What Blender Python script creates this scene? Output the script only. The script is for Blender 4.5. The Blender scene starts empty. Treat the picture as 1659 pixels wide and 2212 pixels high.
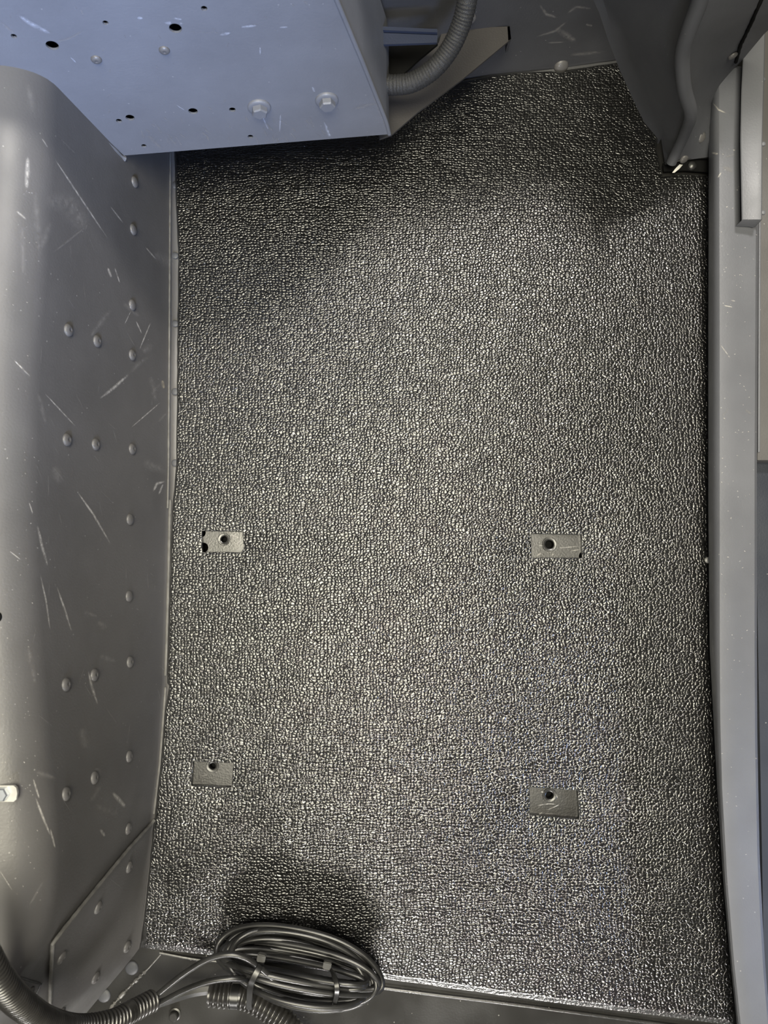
import bpy, bmesh, math, random
from mathutils import Vector, Matrix
from mathutils.bvhtree import BVHTree
random.seed(7)
S = bpy.context.scene
COL = S.collection

# ------------------------------------------------------------------ camera
H = 0.96            # camera height above the cab floor (metres)
FPX = 1600.0        # focal length in pixels of the 1659 x 2212 frame
TILT = math.radians(5.0)
W_, H_ = 1659.0, 2212.0
cam_d = bpy.data.cameras.new('camera')
cam = bpy.data.objects.new('camera', cam_d)
COL.objects.link(cam)
cam.location = (0, 0, H)
cam.rotation_euler = (TILT, 0, 0)
cam_d.sensor_fit = 'VERTICAL'
cam_d.sensor_height = 36.0
cam_d.lens = 36.0 * FPX / H_
cam_d.clip_start = 0.01
cam_d.dof.use_dof = True
cam_d.dof.focus_distance = 0.97
cam_d.dof.aperture_fstop = 10.0
S.camera = cam

# ------------------------------------------------------------------ world, lamps, exposure
S.view_settings.view_transform = 'Standard'
S.view_settings.look = 'None'
S.view_settings.gamma = 1.0
S.view_settings.use_curve_mapping = False
S.view_settings.exposure = 0.0
world = bpy.data.worlds.new('world')
S.world = world
world.use_nodes = True
world.node_tree.nodes['Background'].inputs[0].default_value = (1.0, 0.95, 0.90, 1)
world.node_tree.nodes['Background'].inputs[1].default_value = 0.06

def lamp(name, loc, target, size, power, color, size_y=None, spread=None):
    l = bpy.data.lights.new(name, 'AREA')
    l.energy = power
    l.color = color
    l.shape = 'RECTANGLE'
    l.size = size
    l.size_y = size_y or size
    if spread:
        l.spread = math.radians(spread)
    o = bpy.data.objects.new(name, l)
    COL.objects.link(o)
    o.location = loc
    d = Vector(target) - Vector(loc)
    o.rotation_euler = d.to_track_quat('-Z', 'Y').to_euler()
    return o

WARM = (1.0, 0.94, 0.76)
COOL = (0.45, 0.60, 1.0)
lamp('ceiling_lamp', (-0.08, -0.12, 2.6), (-0.08, -0.10, 0), 1.15, 108, WARM, 1.3)
lamp('ceiling_lamp', (0.50, 1.58, 2.5), (0.22, 0.36, 0), 0.40, 11, (1.0, 0.95, 0.88), 0.30, 80)
lamp('doorway_daylight', (0.0, -2.5, 1.25), (0, -0.5, 0), 1.1, 4.2, (1.0, 0.97, 0.93), 0.16, 40)
lamp('box_daylight', (0.15, -1.3, 1.35), (-0.36, 0.66, 0.33), 0.4, 3.2, COOL, 0.3, 30)  # unseen cool light from behind the camera, beam narrowed to the box
lamp('rail_daylight', (2.3, -1.3, 0.85), (0.46, -0.33, 0.05), 0.4, 0.35, COOL, 0.3, 14)  # unseen cool light, narrow beam added to tint only the rail

# ------------------------------------------------------------------ pixel rays
_c, _s = math.cos(TILT), math.sin(TILT)
def ray(px, py):
    dx = (px - W_ / 2) / FPX
    dy = -(py - H_ / 2) / FPX
    return Vector((dx, dy * _c + _s, dy * _s - _c))
def U(px, py, z=0.0):
    d = ray(px, py)
    t = (z - H) / d.z
    return Vector((d.x * t, d.y * t, z))
def hit_plane(px, py, p0, n):
    d = ray(px, py)
    o = Vector((0, 0, H))
    return o + d * ((p0 - o).dot(n) / d.dot(n))
def interp(tab, x):
    if x <= tab[0][0]: 
        a, b = tab[0], tab[1]
    elif x >= tab[-1][0]:
        a, b = tab[-2], tab[-1]
    else:
        for a, b in zip(tab, tab[1:]):
            if a[0] <= x <= b[0]: break
    f = (x - a[0]) / (b[0] - a[0])
    return a[1] + (b[1] - a[1]) * f

# ------------------------------------------------------------------ materials
class N:
    def __init__(s, name):
        s.m = bpy.data.materials.new(name)
        s.m.use_nodes = True
        s.t = s.m.node_tree
        s.bsdf = s.t.nodes['Principled BSDF']
        s.out = s.t.nodes['Material Output']
        s.co = s.t.nodes.new('ShaderNodeTexCoord').outputs['Object']
    def n(s, typ, **k):
        nd = s.t.nodes.new(typ)
        for a, v in k.items():
            if a.startswith('i_'): nd.inputs[a[2:].replace('_', ' ')].default_value = v
            else: setattr(nd, a, v)
        return nd
    def l(s, a, b): s.t.links.new(a, b)
    def math(s, op, a, b=None, clamp=False):
        nd = s.t.nodes.new('ShaderNodeMath'); nd.operation = op; nd.use_clamp = clamp
        for i, v in enumerate((a, b)):
            if v is None: continue
            if isinstance(v, (int, float)): nd.inputs[i].default_value = v
            else: s.l(v, nd.inputs[i])
        return nd.outputs[0]
    def noise(s, scale, detail=3, rough=0.5, co=None, out='Fac'):
        nd = s.n('ShaderNodeTexNoise'); nd.inputs['Scale'].default_value = scale
        nd.inputs['Detail'].default_value = detail; nd.inputs['Roughness'].default_value = rough
        s.l(co or s.co, nd.inputs['Vector']); return nd.outputs[out]
    def mapping(s, scale, rot=(0, 0, 0), co=None):
        nd = s.n('ShaderNodeMapping'); nd.inputs['Scale'].default_value = scale
        nd.inputs['Rotation'].default_value = rot; s.l(co or s.co, nd.inputs['Vector'])
        return nd.outputs[0]
    def ramp(s, fac, a, b, ca, cb):
        nd = s.n('ShaderNodeValToRGB'); e = nd.color_ramp.elements
        e[0].position = a; e[1].position = b
        e[0].color = (*ca, 1); e[1].color = (*cb, 1); s.l(fac, nd.inputs[0]); return nd.outputs[0]
    def bump(s, h, dist, strength=1.0):
        nd = s.n('ShaderNodeBump'); nd.inputs['Distance'].default_value = dist
        nd.inputs['Strength'].default_value = strength
        s.l(h, nd.inputs['Height']); s.l(nd.outputs[0], s.bsdf.inputs['Normal'])

def v3(c, k=1.0): return tuple(x * k for x in c)

def paint(name, base, rough=0.45, smudge=0.5, dust=1.0, coat=0.0):
    """satin powder coat with faint smudges and dust specks"""
    a = N(name)
    f = a.noise(9, 5, 0.6)
    c = a.ramp(f, 0.35, 0.75, v3(base, 0.92), v3(base, 1.0 + 0.35 * smudge))
    vo = a.n('ShaderNodeTexVoronoi'); vo.inputs['Scale'].default_value = 95
    a.l(a.co, vo.inputs['Vector'])
    spot = a.math('LESS_THAN', vo.outputs['Distance'], 0.07)
    gate = a.math('GREATER_THAN', a.noise(25, 2), 0.56 - 0.04 * dust)
    m = a.n('ShaderNodeMix', data_type='RGBA')
    a.l(a.math('MULTIPLY', a.math('MULTIPLY', spot, gate), 0.45 * min(dust, 1)), m.inputs[0])
    a.l(c, m.inputs[6]); m.inputs[7].default_value = (0.42, 0.41, 0.39, 1)
    a.l(m.outputs[2], a.bsdf.inputs['Base Color'])
    r = a.ramp(a.noise(14, 4), 0.3, 0.7, (rough - 0.05,) * 3, (rough + 0.10,) * 3)
    a.l(r, a.bsdf.inputs['Roughness'])
    a.bsdf.inputs['Coat Weight'].default_value = coat
    hh = a.math('ADD', a.math('MULTIPLY', a.noise(420, 2), 0.25), a.noise(18, 2))
    a.bump(hh, 0.0009, 0.6)
    return a.m

def simple(name, base, rough=0.5, metal=0.0, spec=0.5, nscale=60, namp=0.2, bumpd=0.0):
    a = N(name)
    f = a.noise(nscale, 3)
    a.l(a.ramp(f, 0.3, 0.7, v3(base, 1 - namp), v3(base, 1 + namp)), a.bsdf.inputs['Base Color'])
    a.bsdf.inputs['Roughness'].default_value = rough
    a.bsdf.inputs['Metallic'].default_value = metal
    a.bsdf.inputs['Specular IOR Level'].default_value = spec
    if bumpd: a.bump(f, bumpd)
    return a.m

def rubber_mat_material():
    a = N('embossed_rubber')
    # gently warped coordinates so that the pebble rows wander
    w = a.n('ShaderNodeVectorMath', operation='SUBTRACT'); a.l(a.noise(26, 2, out='Color'), w.inputs[0])
    w.inputs[1].default_value = (0.5, 0.5, 0.5)
    ws = a.n('ShaderNodeVectorMath', operation='SCALE'); a.l(w.outputs[0], ws.inputs[0]); ws.inputs['Scale'].default_value = 0.009
    ad = a.n('ShaderNodeVectorMath', operation='ADD'); a.l(a.co, ad.inputs[0]); a.l(ws.outputs[0], ad.inputs[1])
    flat = a.n('ShaderNodeVectorMath', operation='MULTIPLY'); a.l(ad.outputs[0], flat.inputs[0]); flat.inputs[1].default_value = (0.90, 1.12, 0)
    w2 = a.n('ShaderNodeVectorMath', operation='SUBTRACT'); a.l(a.noise(190, 1, out='Color'), w2.inputs[0]); w2.inputs[1].default_value = (0.5, 0.5, 0.5)
    w3 = a.n('ShaderNodeVectorMath', operation='SCALE'); a.l(w2.outputs[0], w3.inputs[0]); w3.inputs['Scale'].default_value = 0.0032
    w4 = a.n('ShaderNodeVectorMath', operation='ADD'); a.l(flat.outputs[0], w4.inputs[0]); a.l(w3.outputs[0], w4.inputs[1])
    co = w4.outputs[0]
    v = a.n('ShaderNodeTexVoronoi', feature='DISTANCE_TO_EDGE', voronoi_dimensions='2D')
    v.inputs['Scale'].default_value = 262; v.inputs['Randomness'].default_value = 0.72
    a.l(co, v.inputs['Vector'])
    mr = a.n('ShaderNodeMapRange', interpolation_type='LINEAR'); a.l(v.outputs['Distance'], mr.inputs[0])
    mr.inputs[1].default_value = 0.0; mr.inputs[2].default_value = 0.40
    peb = a.math('SUBTRACT', 1.0, a.math('POWER', a.math('SUBTRACT', 1.0, mr.outputs[0]), 2.4))
    vc = a.n('ShaderNodeTexVoronoi', feature='F1', voronoi_dimensions='2D')
    vc.inputs['Scale'].default_value = 262; vc.inputs['Randomness'].default_value = 0.72
    a.l(co, vc.inputs['Vector'])
    sep = a.n('ShaderNodeSeparateColor'); a.l(vc.outputs['Color'], sep.inputs[0])
    dome = a.math('SUBTRACT', 1.0, a.math('MULTIPLY', a.math('POWER', vc.outputs['Distance'], 2.0), 1.7), clamp=True)
    lvl = a.math('ADD', a.math('MULTIPLY', sep.outputs[0], 0.35), 0.65)
    peb0 = peb
    peb = a.math('MULTIPLY', a.math('ADD', a.math('MULTIPLY', peb, 0.45), a.math('MULTIPLY', dome, 0.75)), lvl)
    # woven wandering rows pressed in between the pebbles
    wx = a.n('ShaderNodeTexWave', bands_direction='X'); wx.inputs['Scale'].default_value = 27; wx.inputs['Distortion'].default_value = 3.5; wx.inputs['Detail Scale'].default_value = 2.0
    a.l(co, wx.inputs['Vector'])
    wy = a.n('ShaderNodeTexWave', bands_direction='Y'); wy.inputs['Scale'].default_value = 29; wy.inputs['Distortion'].default_value = 3.5; wy.inputs['Detail Scale'].default_value = 2.0
    a.l(co, wy.inputs['Vector'])
    rows = a.math('MULTIPLY', a.math('POWER', wx.outputs['Fac'], 0.2), a.math('POWER', wy.outputs['Fac'], 0.5))
    h = a.math('ADD', peb, a.math('MULTIPLY', rows, 0.35))
    h = a.math('ADD', h, a.math('MULTIPLY', a.noise(420, 2, co=co), 0.5))
    a.bump(h, 0.00058, 1.0)
    a.l(a.ramp(peb0, 0.1, 0.8, (0.0015, 0.0015, 0.0015), (0.005, 0.0048, 0.0046)), a.bsdf.inputs['Base Color'])  # grooves darker than pebble tops: shade between pebbles put into the colour
    a.bsdf.inputs['Roughness'].default_value = 0.24
    a.bsdf.inputs['Specular IOR Level'].default_value = 0.9
    return a.m

def scuff_material(name, color, strength):
    a = N(name)
    uv = a.n('ShaderNodeTexCoord').outputs['UV']
    sp = a.n('ShaderNodeSeparateXYZ'); a.l(uv, sp.inputs[0])
    def hat(o): return a.math('SUBTRACT', 1.0, a.math('ABSOLUTE', a.math('SUBTRACT', a.math('MULTIPLY', o, 2.0), 1.0)))
    edge = a.math('MULTIPLY', hat(sp.outputs[1]), a.math('MULTIPLY', hat(sp.outputs[0]), 3.0, clamp=True))
    n = a.math('MULTIPLY', a.math('SUBTRACT', a.noise(170, 4, 0.7), 0.28), 2.3, clamp=True)
    fac = a.math('MULTIPLY', a.math('MULTIPLY', edge, n), strength, clamp=True)
    tr = a.n('ShaderNodeBsdfTransparent')
    mx = a.n('ShaderNodeMixShader')
    a.l(fac, mx.inputs[0]); a.l(tr.outputs[0], mx.inputs[1]); a.l(a.bsdf.outputs[0], mx.inputs[2])
    a.l(mx.outputs[0], a.out.inputs['Surface'])
    a.bsdf.inputs['Base Color'].default_value = (*color, 1)
    a.bsdf.inputs['Roughness'].default_value = 0.6
    return a.m

M = {
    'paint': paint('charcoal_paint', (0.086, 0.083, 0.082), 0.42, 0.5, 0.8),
    'paint_floor': paint('floor_paint', (0.016, 0.0155, 0.0145), 0.27, 0.6, 1.2),
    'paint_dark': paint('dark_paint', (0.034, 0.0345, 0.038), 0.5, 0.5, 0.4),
    'paint_box': paint('box_paint', (0.125, 0.129, 0.142), 0.45, 0.4, 0.6),
    'paint_rail': paint('rail_paint', (0.110, 0.114, 0.128), 0.42, 0.3, 1.2),
    'paint_bar': paint('bar_paint', (0.115, 0.119, 0.132), 0.42, 0.3, 1.0),
    'rubber': rubber_mat_material(),
    'rubber_edge': simple('cut_rubber', (0.02, 0.02, 0.02), 0.26, 0, 1.0, 300, 0.2, 0.0008),
    'cable': simple('cable_sheath', (0.016, 0.016, 0.016), 0.33, 0, 0.6, 40, 0.5),
    'conduit': simple('conduit_plastic', (0.022, 0.021, 0.020), 0.28, 0, 0.7, 50, 0.3),
    'tie': simple('nylon', (0.012, 0.012, 0.012), 0.3, 0, 0.6),
    'hose': simple('braided_sleeve', (0.020, 0.020, 0.020), 0.6, 0, 0.4, 900, 0.6, 0.0006),
    'black': simple('black_void', (0.004, 0.004, 0.004), 0.8, 0, 0.1),
    'zinc': simple('zinc_plate', (0.62, 0.66, 0.72), 0.32, 0.85, 0.5, 80, 0.1),
    'blue_dark': paint('dark_blue_paint', (0.012, 0.017, 0.034), 0.5, 0.3, 0.2),
    'yellow': simple('yellow_plastic', (0.6, 0.42, 0.08), 0.5),
    'foil': simple('foil_tape', (0.75, 0.74, 0.7), 0.3, 0.3),
    'brass': simple('thread_steel', (0.30, 0.26, 0.20), 0.4, 0.7),
    'bead': simple('sealant_lit_edge', (0.11, 0.107, 0.10), 0.45, 0, 0.5, 90, 0.25, 0.0006),
    'scuff': scuff_material('pale_scuff', (0.50, 0.48, 0.45), 1.0),
    'smear': scuff_material('faint_smear', (0.26, 0.25, 0.24), 0.5),
    'scuff_box': scuff_material('box_scuff', (0.46, 0.48, 0.54), 0.8),
    'chip': scuff_material('yellow_chip', (0.50, 0.44, 0.33), 0.9),
}

M['bracket'] = paint('bracket_paint', (0.032, 0.029, 0.027), 0.5, 0.5, 0.6)
M['cover'] = paint('cover_paint', (0.022, 0.026, 0.036), 0.45, 0.3, 1.4)
M['paint_corner'] = paint('corner_paint', (0.055, 0.057, 0.064), 0.5, 0.5, 0.4)
for k_ in ('paint_floor',):
    M[k_].node_tree.nodes['Principled BSDF'].inputs['Specular IOR Level'].default_value = 0.7

# ------------------------------------------------------------------ object helpers
def tag(o, label=None, cat=None, group=None, kind=None):
    if label: o['label'] = label
    if cat: o['category'] = cat
    if group: o['group'] = group
    if kind: o['kind'] = kind
    return o
def wloc(o):
    v = Vector((0, 0, 0))
    while o is not None:
        v += o.location; o = o.parent
    return v
def root(name, loc):
    o = bpy.data.objects.new(name, None); o.empty_display_size = 0.02
    COL.objects.link(o); o.location = loc; return o
def mk(name, bm, mats, parent=None, smooth=True, origin=None):
    """bm in world coordinates -> one mesh object"""
    if not isinstance(mats, (list, tuple)): mats = [mats]
    org = Vector(origin) if origin is not None else Vector((0, 0, 0))
    base = wloc(parent) if parent else Vector((0, 0, 0))
    bmesh.ops.translate(bm, verts=bm.verts, vec=-(base + org))
    me = bpy.data.meshes.new(name); bm.to_mesh(me); bm.free()
    for m in mats: me.materials.append(m)
    for p in me.polygons: p.use_smooth = smooth
    if smooth:
        try: me.set_sharp_from_angle(angle=math.radians(38))
        except Exception: pass
    o = bpy.data.objects.new(name, me); COL.objects.link(o)
    o.location = org; o.parent = parent
    return o

def fill_polygon(bm, outer, holes):
    """triangulated flat region bounded by loops of Vectors; returns lists of vert loops"""
    loops = []; edges = []
    for lp in [outer] + holes:
        vs = [bm.verts.new(p) for p in lp]
        loops.append(vs)
        edges += [bm.edges.new((vs[i], vs[(i + 1) % len(vs)])) for i in range(len(vs))]
    bmesh.ops.triangle_fill(bm, use_beauty=True, use_dissolve=False, edges=edges)
    return loops
def slab(outer, holes, vec, bm=None):
    """solid plate: top face at the loops given, pushed along vec, walls round every loop"""
    bm = bm or bmesh.new()
    a = fill_polygon(bm, outer, holes)
    b = fill_polygon(bm, [p + vec for p in outer], [[p + vec for p in h] for h in holes])
    for la, lb in zip(a, b):
        n = len(la)
        for i in range(n):
            bm.faces.new((la[i], la[(i + 1) % n], lb[(i + 1) % n], lb[i]))
    bmesh.ops.recalc_face_normals(bm, faces=bm.faces)
    return bm
def circle(c, r, ex=Vector((1, 0, 0)), ey=Vector((0, 1, 0)), n=24):
    return [c + ex * (r * math.cos(2 * math.pi * i / n)) + ey * (r * math.sin(2 * math.pi * i / n)) for i in range(n)]
def grid(rows):
    bm = bmesh.new()
    vs = [[bm.verts.new(p) for p in r] for r in rows]
    for i in range(len(vs) - 1):
        for j in range(len(vs[0]) - 1):
            bm.faces.new((vs[i][j], vs[i][j + 1], vs[i + 1][j + 1], vs[i + 1][j]))
    bm.normal_update()
    return bm
def solidify(bm, t):
    bmesh.ops.recalc_face_normals(bm, faces=bm.faces)
    bmesh.ops.solidify(bm, geom=bm.faces[:], thickness=t)
def spline(pts, n=12):
    """Catmull-Rom through pts"""
    P = [pts[0] * 2 - pts[1]] + list(pts) + [pts[-1] * 2 - pts[-2]]
    out = []
    for i in range(1, len(P) - 2):
        for k in range(n):
            t = k / n
            out.append(0.5 * ((2 * P[i]) + (P[i + 1] - P[i - 1]) * t + (2 * P[i - 1] - 5 * P[i] + 4 * P[i + 1] - P[i + 2]) * t * t
                              + (3 * P[i] - P[i - 1] - 3 * P[i + 1] + P[i + 2]) * t ** 3))
    out.append(P[-2].copy())
    return out
def resample(pts, step):
    out = [pts[0].copy()]; acc = 0.0
    for a, b in zip(pts, pts[1:]):
        L = (b - a).length
        if L < 1e-9: continue
        d = step - acc
        while d <= L:
            out.append(a.lerp(b, d / L)); d += step
        acc = L - (d - step)
    return out
def tube(pts, rad, seg=12, bm=None, cap=True, squash=None):
    bm = bm or bmesh.new()
    n = len(pts); rings = []
    t = (pts[1] - pts[0]).normalized()
    up = Vector((0, 0, 1)) if abs(t.z) < 0.9 else Vector((1, 0, 0))
    x = t.cross(up).normalized()
    for i, p in enumerate(pts):
        t2 = (pts[min(i + 1, n - 1)] - pts[max(i - 1, 0)]).normalized()
        x = (x - t2 * x.dot(t2)).normalized(); y = t2.cross(x)
        r = rad(i / (n - 1)) if callable(rad) else (rad[i] if isinstance(rad, list) else rad)
        rings.append([bm.verts.new(p + x * (r * math.cos(2 * math.pi * k / seg)) + y * (r * math.sin(2 * math.pi * k / seg))) for k in range(seg)])
    for a, b in zip(rings, rings[1:]):
        for k in range(seg):
            bm.faces.new((a[k], a[(k + 1) % seg], b[(k + 1) % seg], b[k]))
    if cap:
        bm.faces.new(rings[0][::-1]); bm.faces.new(rings[-1])
    bmesh.ops.recalc_face_normals(bm, faces=bm.faces)
    return bm
def lathe(profile, seg=24, bm=None):
    """profile of (radius, height) about local Z"""
    bm = bm or bmesh.new(); rings = []
    for r, z in profile:
        if r < 1e-6: rings.append([bm.verts.new((0, 0, z))])
        else: rings.append([bm.verts.new((r * math.cos(2 * math.pi * k / seg), r * math.sin(2 * math.pi * k / seg), z)) for k in range(seg)])
    for a, b in zip(rings, rings[1:]):
        for k in range(seg):
            k2 = (k + 1) % seg
            if len(a) == 1: bm.faces.new((a[0], b[k], b[k2]))
            elif len(b) == 1: bm.faces.new((a[k], a[k2], b[0]))
            else: bm.faces.new((a[k], a[k2], b[k2], b[k]))
    bmesh.ops.recalc_face_normals(bm, faces=bm.faces)
    return bm
def bvh_of(*objs):
    vs, fs = [], []
    for o in objs:
        off = wloc(o); k = len(vs)
        vs += [v.co + off for v in o.data.vertices]
        fs += [[k + i for i in p.vertices] for p in o.data.polygons]
    return BVHTree.FromPolygons(vs, fs)
def shoot(bvh, px, py):
    d = ray(px, py).normalized()
    p, n, i, _ = bvh.ray_cast(Vector((0, 0, H)), d)
    if p is None: return None
    if n.dot(d) > 0: n = -n
    return p, n
def place_mesh(name, me, p, n, parent, scale=1.0, spin=0.0):
    o = bpy.data.objects.new(name, me); COL.objects.link(o)
    q = n.to_track_quat('Z', 'Y').to_matrix().to_4x4() @ Matrix.Rotation(spin, 4, 'Z') @ Matrix.Scale(scale, 4)
    o.parent = parent
    q.translation = p - (wloc(parent) if parent else Vector((0, 0, 0)))
    o.matrix_basis = q
    return o
def add_strokes(obj, bvh, strokes, slots):
    """scuffs and scratches as slivers inside the surface's own mesh; stroke: (points, width_px, slot)"""
    me = obj.data; bm = bmesh.new(); bm.from_mesh(me)
    uvl = bm.loops.layers.uv.verify()
    base = len(me.materials)
    for m in slots: me.materials.append(m)
    off = wloc(obj)
    for pts, w, slot in strokes:
        P = []
        for (a, b) in zip(pts, pts[1:]):
            for k in range(6):
                f = k / 6; P.append((a[0] + (b[0] - a[0]) * f, a[1] + (b[1] - a[1]) * f))
        P.append(pts[-1]); prev = None; n = len(P)
        for i, (x, y) in enumerate(P):
            x2, y2 = P[min(i + 1, n - 1)]; x1, y1 = P[max(i - 1, 0)]
            dx, dy = x2 - x1, y2 - y1; L = math.hypot(dx, dy) or 1
            hw = w * 0.5 * (0.55 + 0.45 * math.sin(math.pi * i / (n - 1)))
            r = [shoot(bvh, x + s * -dy / L * hw, y + s * dx / L * hw) for s in (-1, 1)]
            if None in r: prev = None; continue
            cur = [bm.verts.new(q[0] + q[1] * 0.0005 - off) for q in r]
            if prev:
                f = bm.faces.new((prev[0][0], prev[0][1], cur[1], cur[0]))
                f.material_index = base + slot; f.smooth = True
                u0, u1 = prev[1], i / (n - 1)
                for lp, uv in zip(f.loops, ((u0, 0), (u0, 1), (u1, 1), (u1, 0))): lp[uvl].uv = uv
            prev = (cur, i / (n - 1))
    bm.to_mesh(me); bm.free()

# rivet meshes
def rivet_mesh(r, h, dimple=True):
    pr = [(r, -0.0006), (r, 0.0003)]
    for k in range(1, 8):
        a = k / 8 * math.pi / 2
        pr.append((r * math.cos(a) ** 0.9, 0.0003 + h * math.sin(a)))
    if dimple: pr = [p for p in pr if p[0] > r * 0.24] + [(r * 0.24, h * 1.0), (r * 0.17, h * 0.86), (0, h * 0.84)]
    else: pr.append((0, h + 0.0003))
    bm = lathe(pr, 20); me = bpy.data.meshes.new('rivet'); bm.to_mesh(me); bm.free()
    for p in me.polygons: p.use_smooth = True
    return me
RIV = rivet_mesh(0.0066, 0.0034); RIV.materials.append(M['paint'])
RIV_PLAIN = rivet_mesh(0.0066, 0.0034, False); RIV_PLAIN.materials.append(M['paint'])
RIV_FLOOR = rivet_mesh(0.0066, 0.0019, False); RIV_FLOOR.materials.append(M['paint_corner'])

# ================================================================== SETTING
MZ = 0.007          # top of the mat
# --- floor with its drilled holes
BOLT_HOLES = [(484, 1165, .0042), (1187, 1176, .0058), (459, 1655, .0042), (1187, 1718, .0050)]
BIG_HOLES = [(434, 1151, .0062), (439, 1183, .0066), (1262, 1202, .0070)]
outer = [Vector(p) for p in ((-0.62, -0.80, 0), (0.75, -0.80, 0), (0.75, 0.85, 0), (-0.62, 0.85, 0))]
fh = [circle(U(x, y), r, n=28) for x, y, r in BOLT_HOLES + BIG_HOLES]
floor = mk('floor', slab(outer, fh, Vector((0, 0, -0.003))), M['paint_floor'], smooth=False)
tag(floor, 'dark grey painted sheet steel floor under the black rubber mat', 'floor', kind='structure')
for x, y, r in BOLT_HOLES:       # welded nut under each bolt hole
    c = U(x, y)
    bm = lathe([(r + .0040, .0002), (r + .0034, .0009), (r + .0012, .0009), (r, .0003), (r - .0001, -.003), (r * .93, -.005), (r, -.007), (r * .93, -.009), (r, -.012), (0, -.012)], 28)
    bmesh.ops.translate(bm, verts=bm.verts, vec=c)
    for f in bm.faces:
        if f.calc_center_median().z < -.0042: f.material_index = 1  # bore painted black for the shade down the hole
    tag(mk('weld_nut', bm, [M['paint_floor'], M['black']], floor), 'threaded nut welded in the floor')
for x, y, r in BIG_HOLES:
    bm = lathe([(r, -.0035), (r, -.03), (0, -.03)], 24)
    bmesh.ops.translate(bm, verts=bm.verts, vec=U(x, y))
    mk('dark_hole_cup', bm, M['black'], floor)  # black cup added below each hole to keep light out
# sheet that laps onto the floor in the near left corner and ends in a rough weld
fl = [U(352, 2056, .0022), U(318, 2098, .0022), U(284, 2135, .0022), U(232, 2192, .0022), U(180, 2260, .0022), U(60, 2330, .0022), U(150, 2210, .0022), U(300, 2035, .0022)]
lap = mk('floor_flange', slab(fl, [], Vector((0, 0, -.0021))), M['paint_floor'], floor, smooth=False)
wp = [U(352, 2056, .002), U(322, 2090, .002), U(300, 2112, .002), U(270, 2142, .002), U(235, 2182, .002), U(215, 2212, .002)]
wp = resample(spline(wp, 16), .0016)
random.seed(3)
mk('weld_bead', tube(wp, [random.choice((.0009, .0012, .002, .0026)) if .25 < i / len(wp) < .8 else .0009 for i in range(len(wp))], 8), M['bead'], floor)
# low ridge that runs below the near edge of the mat
rp = [U(770, 2126, .001), U(930, 2147, .001), U(1109, 2169, .001), U(1244, 2187, .001), U(1400, 2208, .001), U(1600, 2236, .003)]
mk('floor_ridge', tube(resample(spline(rp), .01), .0022, 10), M['paint_floor'], floor)
rp = [U(345, 2058, .002), U(420, 2072, .002), U(480, 2078, .002), U(560, 2090, .002)]
mk('floor_ridge', tube(resample(spline(rp), .01), .002, 8), M['paint_floor'], floor)
fb = bvh_of(floor, lap)
FS = [([(499, 1155), (520, 1163)], 3, 0), ([(503, 1178), (515, 1172), (524, 1164)], 2.5, 0), ([(478, 1186), (520, 1190)], 3, 1), ([(476, 1180), (490, 1176)], 7, 1),
      ([(1158, 1201), (1169, 1195)], 5, 0), ([(1162, 1177), (1176, 1180)], 2.5, 0), ([(1177, 1188), (1187, 1192), (1198, 1188)], 4, 0), ([(1190, 1200), (1196, 1197)], 4, 0),
      ([(1205, 1184), (1228, 1182), (1250, 1180)], 2.5, 0), ([(1232, 1190), (1254, 1187)], 2.5, 0), ([(1180, 1161), (1198, 1160)], 3, 0), ([(1155, 1182), (1170, 1188)], 2, 1),
      ([(464, 1678), (473, 1694), (480, 1680)], 7, 1), ([(436, 1676), (448, 1674)], 3, 0), ([(428, 1690), (446, 1684)], 2, 1), ([(478, 1662), (490, 1668)], 3, 1),
      ([(1158, 1740), (1185, 1736), (1200, 1737)], 2.5, 0), ([(1180, 1750), (1195, 1744), (1208, 1738)], 3, 0), ([(1163, 1759), (1171, 1755)], 3, 0), ([(1168, 1710), (1178, 1712)], 4, 0),
      ([(1200, 1712), (1204, 1724)], 3, 0), ([(1176, 1757), (1196, 1758)], 5, 1)]
add_strokes(floor, bvh_of(floor), FS, [M['scuff'], M['smear']])
for x, y in ((285, 2091), (225, 2150)):
    p, n = shoot(fb, x, y); place_mesh('rivet', RIV_FLOOR, p, n, floor, 1.25)
for y in (400, 552, 699, 846, 1000, 1226):
    place_mesh('rivet', RIV_FLOOR, U(378, y, 0.0035), Vector((0, 0, 1)), floor, 0.72)
# stubby stud beside the conduit
b = lathe([(.0075, 0), (.0075, .0015), (.0055, .002), (.0055, .0075), (.0045, .0085), (0, .0085)], 20)
bmesh.ops.translate(b, verts=b.verts, vec=U(378, 2190)); mk('floor_stud', b, M['paint_floor'], floor)

# --- left wall : base line, bend near its top, turned-out shelf
BASE = [(-60, 376), (150, 375), (330, 373), (700, 371), (1100, 367), (1480, 357), (1650, 345), (1800, 325), (2045, 299), (2212, 160), (2330, 60), (2500, -80)]
basew = [U(x, y, 0) for y, x in BASE][::-1]
base_tab = [(p.y, p.x) for p in basew]
ZC = 0.28
CREASE = [(-300, 95), (80, 88), (400, 72), (700, 48), (1000, 34), (1300, 42), (1600, 68), (1850, 96), (2020, 88), (2130, 40), (2260, -60), (2500, -200)]
cw = [U(x, y, ZC) for y, x in CREASE][::-1]
crease_tab = [(p.y, p.x) for p in cw]
EDGE = [(-300, -420), (1900, -420), (1985, -60), (2050, 5), (2110, 45), (2150, 58), (2260, -40), (2500, -190)]
ew = [U(x, y, ZC + .01) for y, x in EDGE][::-1]
edge_tab = [(p.y, p.x) for p in ew]
rows = []
NY = 110
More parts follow.
